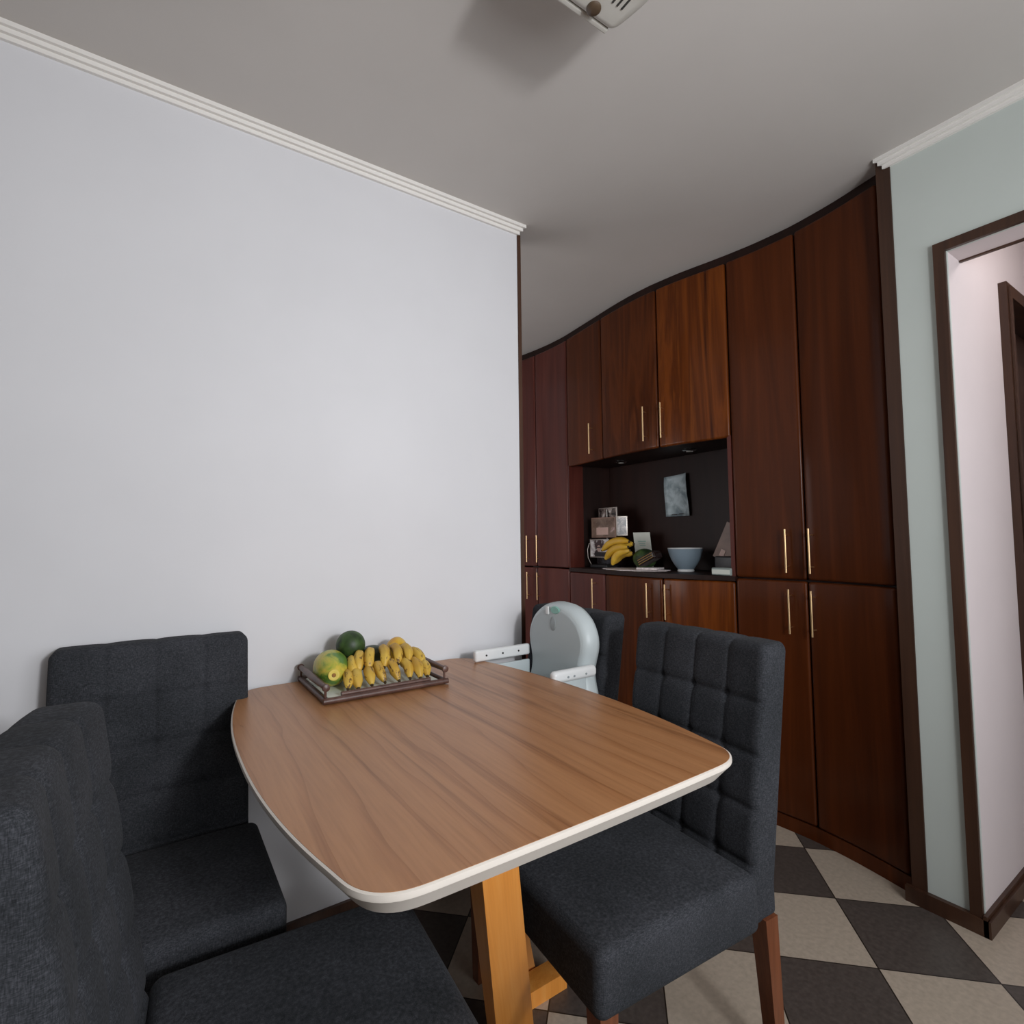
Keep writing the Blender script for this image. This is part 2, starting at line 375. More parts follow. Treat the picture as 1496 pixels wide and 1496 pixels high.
# hallway door: dark frame round a dark leaf
dr = struct('door_1', [box(2.68, 3.46, .66, .70, 0, 2.10)], M['casing'])
mb = MB()
for a0, a1, z0, z1 in ((2.650, 2.70, 0, 2.11), (3.44, 3.50, 0, 2.11), (2.650, 3.50, 2.11, 2.17)):
    mb.add(box(a0, a1, .572, .70, z0, z1)); mb.add(box(a0+.014, a1-.014, .564, .571, z0, z1-(.014 if z0 else 0)))
mb.build('door_frame', M['casing'], dr, smooth=False)
mb = MB()
for z0, z1 in ((.2, .95), (1.1, 1.95)):
    mb.add(box(2.80, 3.34, .648, .66, z0, z1))
mb.build('door_panel', M['casing'], dr, smooth=False)

# ---------------------------------------------------------------- camera
yaw, pitch, roll = math.radians(34.034), math.radians(3.148), math.radians(-.672)
f = Vector((math.sin(yaw)*math.cos(pitch), math.cos(yaw)*math.cos(pitch), math.sin(pitch)))
r0 = Vector((math.cos(yaw), -math.sin(yaw), 0)); u0 = r0.cross(f)
r = r0*math.cos(roll)+u0*math.sin(roll); u = -r0*math.sin(roll)+u0*math.cos(roll)
cam = bpy.data.cameras.new('camera'); co = bpy.data.objects.new('camera', cam); C.objects.link(co)
mt = Matrix((r, u, -f)).transposed().to_4x4(); mt.translation = (0, 0, 1.21); co.matrix_world = mt
cam.sensor_width = 36; cam.lens = 36*776.5/1496; cam.clip_start = .02
bpy.context.scene.camera = co

# ---------------------------------------------------------------- cabinets
CY = [.70, .797, .9, 1.0, 1.16, 1.32, 1.475, 1.67, 1.85, 2.0, 2.14, 2.4, 2.65, 2.81, 2.98, 3.2, 3.45]
CX = [2.13, 2.152, 2.177, 2.197, 2.214, 2.205, 2.18, 2.135, 2.112, 2.110, 2.12, 2.15, 2.178, 2.178, 2.162, 2.125, 2.07]
ys = np.linspace(.70, 3.45, 1101); xs = np.interp(ys, CY, CX)
k = np.exp(-np.linspace(-2, 2, 61)**2); k /= k.sum(); xs = np.convolve(np.pad(xs, 30, mode='reflect', reflect_type='odd'), k, 'valid')
def cx(y): return float(np.interp(y, ys, xs))
def cpt(y, t):          # point at distance t in front (towards the room) of the door-face curve
    s = (cx(y+.004)-cx(y-.004))/.008; n = Vector((-1, s, 0)).normalized(); return Vector((cx(y)+n.x*t, y+n.y*t, 0))
SE = [.800, 1.135, 1.440, 1.800, 2.220, 2.578, 2.915, 3.27]
ZT, ZM, ZN0, ZN1 = 2.502, 1.034, 1.040, 1.685
base_of = {}
def curved(y0, y1, z0, z1, t0, t1, r=.006, origin=(0, 0, 0), ny=10, nz=2):
    """rounded slab following the cabinet curve"""
    o = Vector(origin); ym, w, zm, h, tm, d = (y0+y1)/2, y1-y0, (z0+z1)/2, z1-z0, (t0+t1)/2, t1-t0
    def fn(p, uvw):
        q = cpt(ym+p.x, tm+p.y); return Vector((q.x, q.y, zm+p.z))-o
    return rbox(w, d, h, r, (ny, 1, nz), 3, fn)
def strip(y0, y1, z0, z1, t0, t1, origin, ny=14):
    o = Vector(origin); V = []; F = []
    for i in range(ny+1):
        y = y0+(y1-y0)*i/ny
        for t, z in ((t0, z0), (t1, z0), (t1, z1), (t0, z1)):
            q = cpt(y, t); V.append(Vector((q.x, q.y, z))-o)
    for i in range(ny):
        for k_ in range(4):
            F.append((i*4+k_, i*4+(k_+1) % 4, (i+1)*4+(k_+1) % 4, (i+1)*4+k_))
    F += [(0, 1, 2, 3), tuple(ny*4+k_ for k_ in (3, 2, 1, 0))]
    return V, F
def handle(door, y, z0, z1, org):
    p = cpt(y, .027)-Vector(org); q = cpt(y, -.002)-Vector(org)
    mb = MB(); mb.add(tube([(p.x, p.y, z0), (p.x, p.y, z1)], .0041, 12))
    for z in (z0+.026, z1-.026): mb.add(tube([(q.x, q.y, z), (p.x, p.y, z)], .0030, 8))
    mb.build('handle', M['brass'], door)
def door(unit, org, y0, y1, z0, z1, mat, hy, hz0, hz1, nm='door'):
    g = .003
    d = MB().add(curved(y0+g, y1-g, z0+g, z1-g, -.026, 0, .012, org)).build(nm, M[mat], unit)
    handle(d, hy, hz0, hz1, org)
    return d
def unit(name, y0, y1, label, cat):
    org = (2.35, (y0+y1)/2, 0)
    u_ = empty(name, org, 0, label, cat)
    return u_, org
UH = (1.066, 1.247); LH = (.815, .997)
# right tall cabinet
U, O = unit('tall_cabinet', SE[0], SE[2], 'tall dark mahogany cabinet beside the wall, right of the open niche', 'cabinet')
mb = MB(); mb.add(strip(SE[0], SE[2], 2.49, H-.001, -.05, -.032, O)); mb.build('fascia', M['niche'], U, auto=30)
mb = MB(); mb.add(strip(SE[0], SE[2], 0, .055, -.022, -.004, O)); mb.build('plinth', M['mahogany'], U, auto=30)
mb = MB(); mb.add(strip(SE[0], SE[0]+.018, 0, 2.5, -.40, -.024, O, 1)); mb.add(strip(SE[2]-.018, SE[2], 0, 2.5, -.33, -.024, O, 1)); mb.add(strip(SE[1]-.009, SE[1]+.009, 0, 2.5, -.33, -.024, O, 1)); mb.add(strip(SE[0]+.018, SE[1]-.009, ZM-.01, ZM+.01, -.3, -.024, O)); mb.add(strip(SE[1]+.009, SE[2]-.018, ZM-.01, ZM+.01, -.3, -.024, O))
mb.build('carcass', M['niche'], U, auto=30)
door(U, O, SE[0], SE[1], ZM, ZT, 'mahogany', 1.103, *UH); door(U, O, SE[1], SE[2], ZM, ZT, 'mahogany', 1.205, *UH)
door(U, O, SE[0], SE[1], .055, ZM, 'mahogany', 1.103, *LH); door(U, O, SE[1], SE[2], .055, ZM, 'mahogany', 1.200, *LH)
# centre unit with the open niche
U, O = unit('niche_cabinet', SE[2], SE[5], 'middle mahogany cabinet with an open display niche and six doors', 'cabinet')
mb = MB(); mb.add(strip(SE[2], SE[5], 2.49, H-.001, -.05, -.032, O)); mb.build('fascia', M['niche'], U, auto=30)
mb = MB(); mb.add(strip(SE[2], SE[5], 0, .055, -.022, -.004, O)); mb.build('plinth', M['mahogany'], U, auto=30)
def xbox(y0, y1, z0, z1, x1, O_, t=-.003, ny=14):
    """slab from the curve front to a flat back at x1"""
    V = []; F = []
    for i in range(ny+1):
        y = y0+(y1-y0)*i/ny; q = cpt(y, t)
        for x, z in ((q.x, z0), (x1, z0), (x1, z1), (q.x, z1)): V.append(Vector((x, y, z))-Vector(O_))
    for i in range(ny):
        for k_ in range(4): F.append((i*4+k_, i*4+(k_+1) % 4, (i+1)*4+(k_+1) % 4, (i+1)*4+k_))
    F += [(0, 1, 2, 3), tuple(ny*4+k_ for k_ in (3, 2, 1, 0))]
    return V, F
XB = 2.50
mb = MB(); mb.add(xbox(SE[2], SE[5], ZN0-.022, ZN0, XB, O, .001)); mb.build('countertop', M['niche'], U, auto=30)
MB().add(xbox(SE[2]+.001, SE[2]+.018, ZN0, ZN1, XB, O, -.004, 1)).build('side_panel', M['mahogany_red'], U, smooth=False); MB().add(xbox(SE[5]-.012, SE[5]-.001, ZN0, ZN1, XB, O, -.002, 1)).build('side_panel', M['mahogany_red'], U, smooth=False)
MB().add(xbox(SE[2]+.018, SE[5]-.012, ZN1, ZN1+.02, XB, O, -.022)).build('niche_ceiling', M['niche'], U, auto=30); MB().add(xbox(SE[2], SE[5], 2.47, 2.49, XB, O, -.024)).build('top_panel', M['niche'], U, auto=30)
mb = MB().add(box(XB, XB+.015, SE[2], SE[5], .02, 2.5), lambda p: p-Vector(O)); mb.build('back_panel', M['niche'], U, smooth=False)
for y in (SE[2]+.01, SE[3], SE[4], SE[5]-.01):
    for z0, z1 in ((ZN1+.02, 2.47), (.06, ZN0-.022)): MB().add(xbox(y-.008, y+.008, z0, z1, XB, O, -.024, 1)).build('divider', M['niche'], U, smooth=False)
for y0, y1, m_, hy in ((SE[2], SE[3], 'mahogany_orange', 1.769), (SE[3], SE[4], 'mahogany_mid', 1.873), (SE[4], SE[5], 'mahogany', 2.310)):
    door(U, O, y0, y1, ZN1-.012, ZT, m_, hy, 1.718, 1.898)
for y0, y1, m_, hy in ((SE[2], SE[3], 'mahogany_orange', 1.771), (SE[3], SE[4], 'mahogany_mid', 1.877), (SE[4], SE[5], 'mahogany_red', 2.307)):
    door(U, O, y0, y1, .055, ZN0-.022, m_, hy, .815, .988)
for x, y in ((2.335, 2.275), (2.345, 1.790)):
    s = empty('recessed_spotlight', (x, y, ZN1), 0, 'small chrome spotlight under the niche top, nearer the photo stand' if y > 2 else 'small chrome spotlight under the niche top, above the hanging paper', 'spotlight', 'niche spotlights')
    MB().add(lathe([(.037, 0), (.038, -.004), (.030, -.009), (.024, -.010), (.020, -.002)], 24, False)).build('ring', M['chrome'], s)
    MB().add(lathe([(.001, -.016), (.013, -.014), (.018, -.006), (.020, -.001)], 20)).build('bulb', M['lamp_glass'], s)
# left tall cabinet
U, O = unit('tall_cabinet', SE[5], SE[7], 'tall reddish mahogany cabinet partly hidden by the end of the white wall', 'cabinet')
mb = MB(); mb.add(strip(SE[5], SE[7], 2.49, H-.001, -.05, -.032, O)); mb.build('fascia', M['niche'], U, auto=30)
mb = MB(); mb.add(strip(SE[5], SE[7], 0, .055, -.022, -.004, O)); mb.build('plinth', M['mahogany'], U, auto=30)
mb = MB(); [mb.add(strip(y-.009, y+.009, 0, 2.5, -.33, -.024, O, 1)) for y in (SE[5]+.010, SE[6], SE[7]-.01)]; mb.build('carcass', M['niche'], U, auto=30)
for z0, z1, hh in ((ZM, ZT, UH), (.055, ZM, LH)):
    door(U, O, SE[5], SE[6], z0, z1, 'mahogany_red', 2.888, *hh); door(U, O, SE[6], SE[7], z0, z1, 'mahogany_red', 2.990, *hh)

# ---------------------------------------------------------------- dining table
TZ = .78; TX, TY = .600, 1.208
T = empty('dining_table', (TX, TY, 0), 0, 'brown wooden dining table with a white rim and slanting honey-coloured legs', 'table')
def outline(hx, hy, n=160, k=1.0):
    """boat shape: bowed long sides, nearly straight ends, rounded corners"""
    pts = []
    ex = 3.9; 
    for i in range(n):
        a = 2*PI*i/n; c, s = math.cos(a), math.sin(a)
        x = hx*math.copysign(abs(c)**(2/4.6), c); y = hy*math.copysign(abs(s)**(2/7.0), s)
        pts.append((x, y))
    return pts
def table_outline(off):
    # piecewise: left/right bowed arcs and nearly straight ends joined by corner fillets
    hy = .571+off; pts = []
    def xs_(y): return (.447+off)-.078*abs(y/.582)**2.3
    R = .078+off*.6
    yc = hy-R; xc = xs_(yc)-R*1.0
    side = [(xs_(y), y) for y in [(-yc+2*yc*i/28) for i in range(29)]]
    corner = []
    for i in range(1, 12):
        a = i/12*PI/2; corner.append((xc+R*math.cos(a), yc+R*math.sin(a)))
    end = [(xc*(1-i/5.), hy+.004*(1-(1-i/5.)**2)) for i in range(0, 5)]
    q = side+corner+end+[(0, hy+.004)]
    full = q+[(-x, y) for x, y in reversed(q[:-1])]
    # full goes right side bottom->top, across top end, down left; add the near end
    near = [(-x, -y) for x, y in (corner+end+[(0, hy+.004)])]
    near2 = [(x, -y) for x, y in reversed(corner+end)]
    P = np.array(full+near+near2); P = np.vstack([P, P[:1]]); d = np.r_[0, np.cumsum(np.hypot(*np.diff(P, axis=0).T))]
    n = 360; t = np.linspace(0, d[-1], n, endpoint=False); Q_ = np.c_[np.interp(t, d, P[:, 0]), np.interp(t, d, P[:, 1])]
    for _ in range(6): Q_ = (np.roll(Q_, 1, 0)+2*Q_+np.roll(Q_, -1, 0))/4
    return [tuple(map(float, q)) for q in Q_]
def loft(layers):
    n = len(layers[0][0]); V = []; F = []
    for pts, z in layers: V += [(x, y, z) for x, y in pts]
    for L in range(len(layers)-1):
        for i in range(n): F.append((L*n+i, L*n+(i+1) % n, (L+1)*n+(i+1) % n, (L+1)*n+i))
    F.append(tuple(range(n-1, -1, -1))); F.append(tuple((len(layers)-1)*n+i for i in range(n)))
    return V, F
MB().add(loft([(table_outline(-.0035), TZ-.004), (table_outline(-.0035), TZ)])).build('tabletop', M['table_wood'], T, auto=30)
MB().add(loft([(table_outline(-.06), TZ-.041), (table_outline(-.024), TZ-.040), (table_outline(0), TZ-.0105), (table_outline(.0005), TZ-.008), (table_outline(.0), TZ-.002), (table_outline(-.003), TZ-.0006)])).build('table_edge', M['edge'], T, auto=22)
def beam(a, b_, wx, wy, up=(0, 0, 1)):
    a, b_ = Vector(a), Vector(b_); V = []
    for p in (a, b_):
        for sx, sy in ((-1, -1), (1, -1), (1, 1), (-1, 1)): V.append((p.x+sx*wx/2, p.y+sy*wy/2, p.z))
    return V, [(3, 2, 1, 0), (4, 5, 6, 7)]+[(i, (i+1) % 4, 4+(i+1) % 4, 4+i) for i in range(4)]
LEG = {}
def slant(name, a, b_, wa, wb, d):
    """tapering plank from floor a to table underside b_, its own axis along the grain"""
    a, b_ = Vector(a), Vector(b_); z = (b_-a).normalized(); y = z.cross(Vector((1, 0, 0))).normalized(); x = y.cross(z)
    R_ = Matrix((x, y, z)).transposed(); V = []
    for p, w_ in ((a, wa), (b_, wb)):
        for sx, sy in ((-1, -1), (1, -1), (1, 1), (-1, 1)): V.append(R_.transposed() @ (Vector((p.x+sx*w_/2, p.y+sy*d/2, p.z))-a))
    o = MB().add((V, [(3, 2, 1, 0), (4, 5, 6, 7)]+[(i, (i+1) % 4, 4+(i+1) % 4, 4+i) for i in range(4)])).build(name, M['leg_wood'], T, smooth=False)
    o.location = a-Vector((TX, TY, 0)); o.rotation_euler = R_.to_euler(); return o
slant('leg', (.76, 1.155, 0), (.436, .712, TZ-.039), .105, .064, .045)
slant('leg', (.853, 1.25, 0), (.90, 1.60, TZ-.039), .090, .060, .045)
MB().add(box(.77-TX, .955-TX, 1.175-TY, 1.235-TY, .0, .042)).build('foot_beam', M['leg_wood'], T, smooth=False)

# ---------------------------------------------------------------- chairs (face +x locally, origin under the seat centre)
SW = .475
def tuft(p, uvw):
    # backrest local: x depth (+x = front), y across, z up ; puff the front face into pillows
    u_, v_ = uvw[1], uvw[2]
    front = max(0., min(1., (p.x-.008)/.03))
    hz = .62
    zz = ((1-v_)*hz-.016)/.118            # rows measured down from the top
    row = zz; col = u_*4
    cu = abs(math.sin(PI*col)); rv = abs(math.sin(PI*row))
    if col < .5 or col > 3.5: cu = max(cu, min(1, (1.0)))
    if row < .5: rv = 1.
    if row > 4.6: rv = 1.; 
    # creases and buttons
    du = min(abs(col-c) for c in (1, 2, 3))*.11; dv = min(abs(row-c) for c in (1, 2, 3, 4))*.112
    crease = math.exp(-(du/.0075)**1.3)*.0040*(1. if row < 4.5 else max(0, 1-(row-4.5)*2)) + math.exp(-(dv/.0075)**1.3)*.0046
    butt = math.exp(-((du*du+dv*dv)**.5/.011)**1.5)*.0090
    puff = .0042*(max(0, min(cu, 1))**.6)*(max(0, min(rv, 1))**.6)
    d = (puff-crease-butt)*front
    p = p+Vector((d, 0, 0))
    # scalloped top edge
    top = max(0, (v_-.93)/.07); p.z += .003*top*(cu**.5-.6 if .0 < col < 4 else 0)
        # recline
    z = p.z+hz/2
    p.x -= .175*max(0, z-.08)
    p.x += .015*(abs(p.y)/.22)**2*v_
    return p
def make_chair():
    ch = empty('dining_chair', (0, 0, 0))
    bk = rbox(.092, .437, .62, .022, (2, 84, 110), 3, tuft)
    MB().add(bk, lambda p: p+Vector((-.294, 0, .645))).build('backrest', M['fabric'], ch, auto=None)
    def crown(p, uvw):
        q = max(0, p.z/.06)
        p.z += .010*q*(1-(2*uvw[0]-1)**4)*(1-(2*uvw[1]-1)**4)
        return p
    MB().add(rbox(.457, SW, .125, .022, (10, 10, 2), 4, crown), lambda p: p+Vector((-.0225, 0, .4025))).build('seat', M['fabric'], ch, auto=None)
    for sx, sy in ((1, 1), (1, -1), (-1, 1), (-1, -1)):
        x, y = (.175 if sx > 0 else -.300), sy*(SW/2-.032)
        a = .021; b2 = .015; xo = 0 if sx > 0 else -.03
        V = [(x+xo-b2, y-b2, 0), (x+xo+b2, y-b2, 0), (x+xo+b2, y+b2, 0), (x+xo-b2, y+b2, 0), (x-a, y-a, .35), (x+a, y-a, .35), (x+a, y+a, .35), (x-a, y+a, .35)]
        MB().add((V, [(3, 2, 1, 0), (4, 5, 6, 7)]+[(i, (i+1) % 4, 4+(i+1) % 4, 4+i) for i in range(4)])).build('leg', M['chair_leg'], ch, smooth=False)
    return ch
chair = make_chair()
spots = [((.897, .962), PI-math.radians(4), 'charcoal tufted dining chair at the near right side of the table, facing left'),
         ((.952, 1.540), PI, 'charcoal dining chair with the child booster seat strapped on it'),
         ((.014, 1.408), -PI/2, 'charcoal tufted dining chair standing with its back against the white wall'),
         ((.246, .905), math.radians(-4), 'charcoal tufted dining chair closest to the camera, at the left corner of the table')]
for i, ((x, y), rz, lab) in enumerate(spots):
    c = chair if i == 0 else copy_tree(chair)
    c.location = (x, y, 0); c.rotation_euler = (0, 0, rz); tag(c, lab, 'chair', 'charcoal upholstered dining chairs round the table')
    if i == 2: c.scale = (.885, 1, 1)

# ---------------------------------------------------------------- booster seat on the far right chair (faces -x)
BX, BY, BZ = 1.02, 1.50, .476
B = empty('booster_seat', (BX, BY, BZ), 0, 'grey and white plastic child booster seat strapped on the far right chair', 'booster seat')
def shell(off, n=60):
    # outline in (y, z): wide rounded head, waist, wider hips
    pts = [(0, .515), (.045, .511), (.09, .497), (.134, .466), (.158, .43), (.168, .395), (.166, .360), (.156, .325), (.150, .298), (.152, .270), (.162, .235), (.168, .200), (.166, .13), (.160, .05)]
    from_c = Vector((0, .25))
    full = pts+[(-y, z) for y, z in reversed(pts[1:])]
    # resample smooth (Catmull)
    P = [Vector(p) for p in full]; out = []
    for i in range(len(P)-1):
        a, b_, c_, d_ = P[max(i-1, 0)], P[i], P[i+1], P[min(i+2, len(P)-1)]
        for s_ in range(4):
            t = s_/4; out.append(.5*((2*b_)+(c_-a)*t+(2*a-5*b_+4*c_-d_)*t*t+(3*b_-a-3*c_+d_)*t**3))
    out.append(P[-1])
    res = []
    for i, p in enumerate(out):
        t = (out[min(i+1, len(out)-1)]-out[max(i-1, 0)]).normalized(); nrm = Vector((t.y, -t.x))  # inward for clockwise
        if i in (0, len(out)-1): pass
        res.append(p+nrm*off)
    return res
def shell_mesh(layers):
    """layers: (offset inward, x)"""
    V = []; F = []; n = None
    for off, x in layers:
        o = shell(off); n = len(o); V += [(x+.10*0-(-.06)*0+(.03*(p.y)), p.x, p.y) for p in o]
    for L in range(len(layers)-1):
        for i in range(n): F.append((L*n+i, L*n+(i+1) % n, (L+1)*n+(i+1) % n, (L+1)*n+i))
    F.append(tuple(range(n-1, -1, -1))); F.append(tuple((len(layers)-1)*n+i for i in range(n)))
    return V, F
sx = .168
MB().add(shell_mesh([(.02, sx+.055), (.004, sx+.050), (0, sx+.036), (.001, sx+.022), (.004, sx+.010), (.009, sx+.000), (.016, sx-.008), (.027, sx-.0125)])).build('backrest', M['grey_plastic_rim'], B, auto=60)
MB().add(shell_mesh([(.023, sx-.010), (.025, sx-.013), (.031, sx-.0148)])).build('back_pad', M['grey_plastic'], B, auto=60)
# oval disc darkened as the shade of a finger recess, and mint label near the top
def disc(cy_, cz, ry, rz, x, t):
    V = []; n = 24
    for xx, k_ in ((x, 1), (x-t, .82)):
        for i in range(n):
            a = 2*PI*i/n; zz = cz+rz*k_*math.sin(a); V.append((xx+.03*zz, cy_+ry*k_*math.cos(a), zz))
    F = [(i, (i+1) % n, n+(i+1) % n, n+i) for i in range(n)]+[tuple(range(n, 2*n)), tuple(range(n-1, -1, -1))]
    return V, F
MB().add(disc(.004, .440, .017, .026, sx-.0145, .003)).build('finger_grip', M['grey_shade'], B)
lb = MB().add(disc(-.006, .488, .027, .0140, sx-.0135, .004)).build('badge', M['mint'], B); lb['label'] = 'mint green oval badge'
MB().add(rbox(.006, .016, .028, .002, (1, 1, 1), 2), lambda p: p+Vector((sx-.003, .034, .484))).build('badge_tab', M['white_plastic'], B)
# seat shell and base box
MB().add(rbox(.30, .33, .10, .03, (4, 4, 2), 4), lambda p: p+Vector((.03, 0, .16))).build('seat', M['grey_plastic_rim'], B)
MB().add(rbox(.29, .34, .11, .02, (3, 3, 2), 3), lambda p: p+Vector((.03, 0, .057))).build('base', M['white_plastic'], B)
for s in (1, -1):
    if s > 0:
        V = box(-.055, .165, .150, .172, .300, .338)
        arm = MB().add(rbox(.24, .022, .040, .008, (4, 1, 1), 3), lambda p: p+Vector((.055, .166, .326)))
    else:
        arm = MB().add(rbox(.182, .030, .038, .014, (4, 1, 1), 4), lambda p: p+Vector((.110, -.170, .306)))
    a_ = arm.build('armrest', M['white_plastic'], B)
    for q in ((-.02, .05, .12) if s > 0 else (.075, .10, .15)):
        MB().add(tube([(q, s*.17-.017 if s < 0 else .1555, .326 if s > 0 else .304), (q, s*.17-.0145 if s < 0 else .1535, .326 if s > 0 else .304)], .0035, 10)).build('hole_shade', M['black'] if s > 0 else M['grey_shade'], a_)  # dark discs painted as the shade inside the arm holes
MB().add(rbox(.16, .012, .09, .004, (2, 1, 1), 2), lambda p: p+Vector((.09, -.158, .245))).build('side_panel', M['grey_plastic_rim'], B)
MB().add(rbox(.16, .012, .09, .004, (2, 1, 1), 2), lambda p: p+Vector((.09, .158, .245))).build('side_panel', M['grey_plastic_rim'], B)

# ---------------------------------------------------------------- fruit tray
tx0, tx1, ty0, ty1 = .383, .752, 1.468, 1.775
TR = empty('serving_tray', ((tx0+tx1)/2, (ty0+ty1)/2, TZ), 0, 'dark wooden serving tray with turned handles, holding the fruit on the table', 'tray')
tw, td = tx1-tx0, ty1-ty0
MB().add(rbox(tw-.004, td-.004, .006, .002, (2, 2, 1), 2), lambda p: p+Vector((0, 0, .0055))).build('tray_base', M['tray_wood'], TR)
MB().add(rbox(tw-.04, td-.04, .003, .001, (2, 2, 1), 2), lambda p: p+Vector((0, 0, .0098))).build('liner', M['paper'], TR)['label'] = 'pale tray liner'
for s in (-1, 1):
    MB().add(tube([(-tw/2, s*(td/2-.005), .010), (tw/2, s*(td/2-.005), .010)], .0085, 12)).build('rail', M['tray_wood'], TR)
    MB().add(tube([(-tw/2+.05, s*(td/2-.013), .021), (tw/2-.055, s*(td/2-.013), .021)], .006, 10)).build('lip', M['tray_wood'], TR)
for s in (-1, 1):
    x = s*(tw/2-.008)
    MB().add(tube([(x, -td/2+.004, .010), (x, td/2-.004, .010)], .0075, 12)).build('end_rail', M['tray_wood'], TR)
    yy = [-1, -.985, -.95, -.93, -.90, -.5, 0, .5, .90, .93, .95, .985, 1]; rr = [.004, .0095, .0105, .007, .0075, .009, .011, .009, .0075, .007, .0105, .0095, .004]
    MB().add(tube([(x, q*(td/2-.0), .045) for q in yy], rr, 14)).build('handle', M['tray_wood'], TR)
    for q in (-1, 1):
        MB().add(tube([(x, q*(td/2-.013), .012), (x, q*(td/2-.013), .040)], .0035, 8)).build('post', M['tray_wood'], TR)

Q = Vector
def along(o, a, b_, roll_=0):
    a, b_ = Vector(a), Vector(b_); d = (b_-a); q = d.to_track_quat('X', 'Z'); o.location = a; o.rotation_mode = 'QUATERNION'; o.rotation_quaternion = q @ Matrix.Rotation(roll_, 3, 'X').to_quaternion()
def make_banana(mat, L=.095, R=.0150, bend=.016):
    n = 12; pts = []; rad = []
    for i in range(n+1):
        t = i/n; pts.append((L*t, 0, bend*math.sin(PI*t)))
        rad.append(R*(.35+.65*min(1, (t/.22))**.7)*(.36+.64*min(1, ((1-t)/.25))**.75))
    # five soft ridges
    V, F = tube(pts, rad, 20)
    V = [Vector(v) for v in V]
    for k_ in range(len(V)):
        i = k_//20; c = Vector(pts[min(i, n)]); a = (k_ % 20)/20*2*PI; V[k_] = c+(V[k_]-c)*(1+.055*math.cos(5*a))
    b_ = MB().add((V, F)).build('banana', M[mat])
    MB().add(tube([(L-.002, 0, .001), (L+.007, 0, -.001)], [R*.34, R*.26], 10)).build('tip', M['banana_tip'], b_)
    MB().add(tube([(.001, 0, 0), (-.007, 0, -.002)], [R*.33, R*.3], 10)).build('stem', M['banana_tip'], b_)
    return b_
upper = [((.504, 1.63, .853), (.488, 1.558, .826)), ((.533, 1.63, .869), (.508, 1.56, .835)), ((.566, 1.63, .877), (.537, 1.56, .837)), ((.600, 1.63, .878), (.583, 1.56, .842)), ((.636, 1.63, .874), (.625, 1.56, .846)), ((.671, 1.63, .869), (.662, 1.56, .846)), ((.700, 1.63, .851), (.706, 1.56, .829))]
lower = [((.471, 1.58, .822), (.459, 1.508, .806)), ((.507, 1.58, .819), (.488, 1.508, .806)), ((.541, 1.58, .824), (.527, 1.508, .807)), ((.572, 1.585, .842), (.566, 1.508, .808)), ((.610, 1.585, .845), (.608, 1.508, .808)), ((.646, 1.585, .838), (.643, 1.508, .808)), ((.678, 1.585, .834), (.674, 1.508, .808)), ((.708, 1.58, .818), (.700, 1.512, .806))]
ban = make_banana('banana')
first = True
ordn = ['first', 'second', 'third', 'fourth', 'fifth', 'sixth', 'seventh', 'eighth']
for row, lst in (('upper', upper), ('lower', lower)):
    for i, (a, b_) in enumerate(lst):
        o = ban if first else copy_tree(ban); first = False
        a, b_ = Vector(a), Vector(b_); d = (b_-a).normalized(); a = b_-d*(.088)
        along(o, a, b_, random.uniform(-.5, .5)); s = random.uniform(.95, 1.08); o.scale = (s*.97, s, s)
        tag(o, f'small yellow banana on the tray, {ordn[i]} from the left in the {row} row', 'banana', 'bananas piled on the wooden tray')
def fruit(name, prof, mat, loc, axis=None, n=36):
    o = MB().add(lathe(prof, n)).build(name, M[mat]); o.location = loc
    if axis is not None: o.rotation_mode = 'QUATERNION'; o.rotation_quaternion = Vector(axis).to_track_quat('Z', 'Y')
    return o
def egg(L, R, sk=.0, n=18):
    out = []
    for i in range(n+1):
        a = PI*i/n; z = -math.cos(a)*L/2; out.append((max(.0006, R*math.sin(a)*(1+sk*math.cos(a))), z))
    return out
pp = fruit('papaya', egg(.170, .050, -.12), 'papaya', (.445, 1.625, .841), (.17, .95, .02))
tag(pp, 'large mottled green and yellow papaya at the left end of the tray', 'papaya')
MB().add(lathe([(.016, -.0820), (.015, -.0845), (.007, -.085), (.003, -.083)], 20)).build('stem_end', M['papaya_end'], pp)
MB().add(lathe([(.006, -.0847), (.005, -.0860), (.001, -.0860)], 14)).build('stem_scar', M['stem_brown'], pp)
g = fruit('green_fruit', egg(.090, .044, 0), 'green', (.518, 1.675, .893), (.3, -.9, .2)); tag(g, 'round dark green fruit on top of the pile beside the papaya', 'fruit')
MB().add(lathe([(.004, -.044), (.003, -.047), (.001, -.047)], 12)).build('stem_scar', M['stem_brown'], g)
a_ = fruit('avocado', egg(.10, .036, .1), 'avocado', (.592, 1.69, .846), (.9, .2, .1)); tag(a_, 'dark olive avocado behind the bananas in the middle of the tray', 'avocado')
MB().add(lathe([(.004, .049), (.003, .052), (.001, .052)], 12)).build('stem_scar', M['stem_brown'], a_)
mg = fruit('mango', egg(.085, .037, .08), 'mango', (.672, 1.685, .858), (.3, .4, .8)); tag(mg, 'round yellow mango behind the bananas at the right of the tray', 'mango')
MB().add(lathe([(.004, .0405), (.003, .0435), (.001, .0435)], 12)).build('stem_scar', M['stem_brown'], mg)

# ---------------------------------------------------------------- niche contents
NZ = ZN0
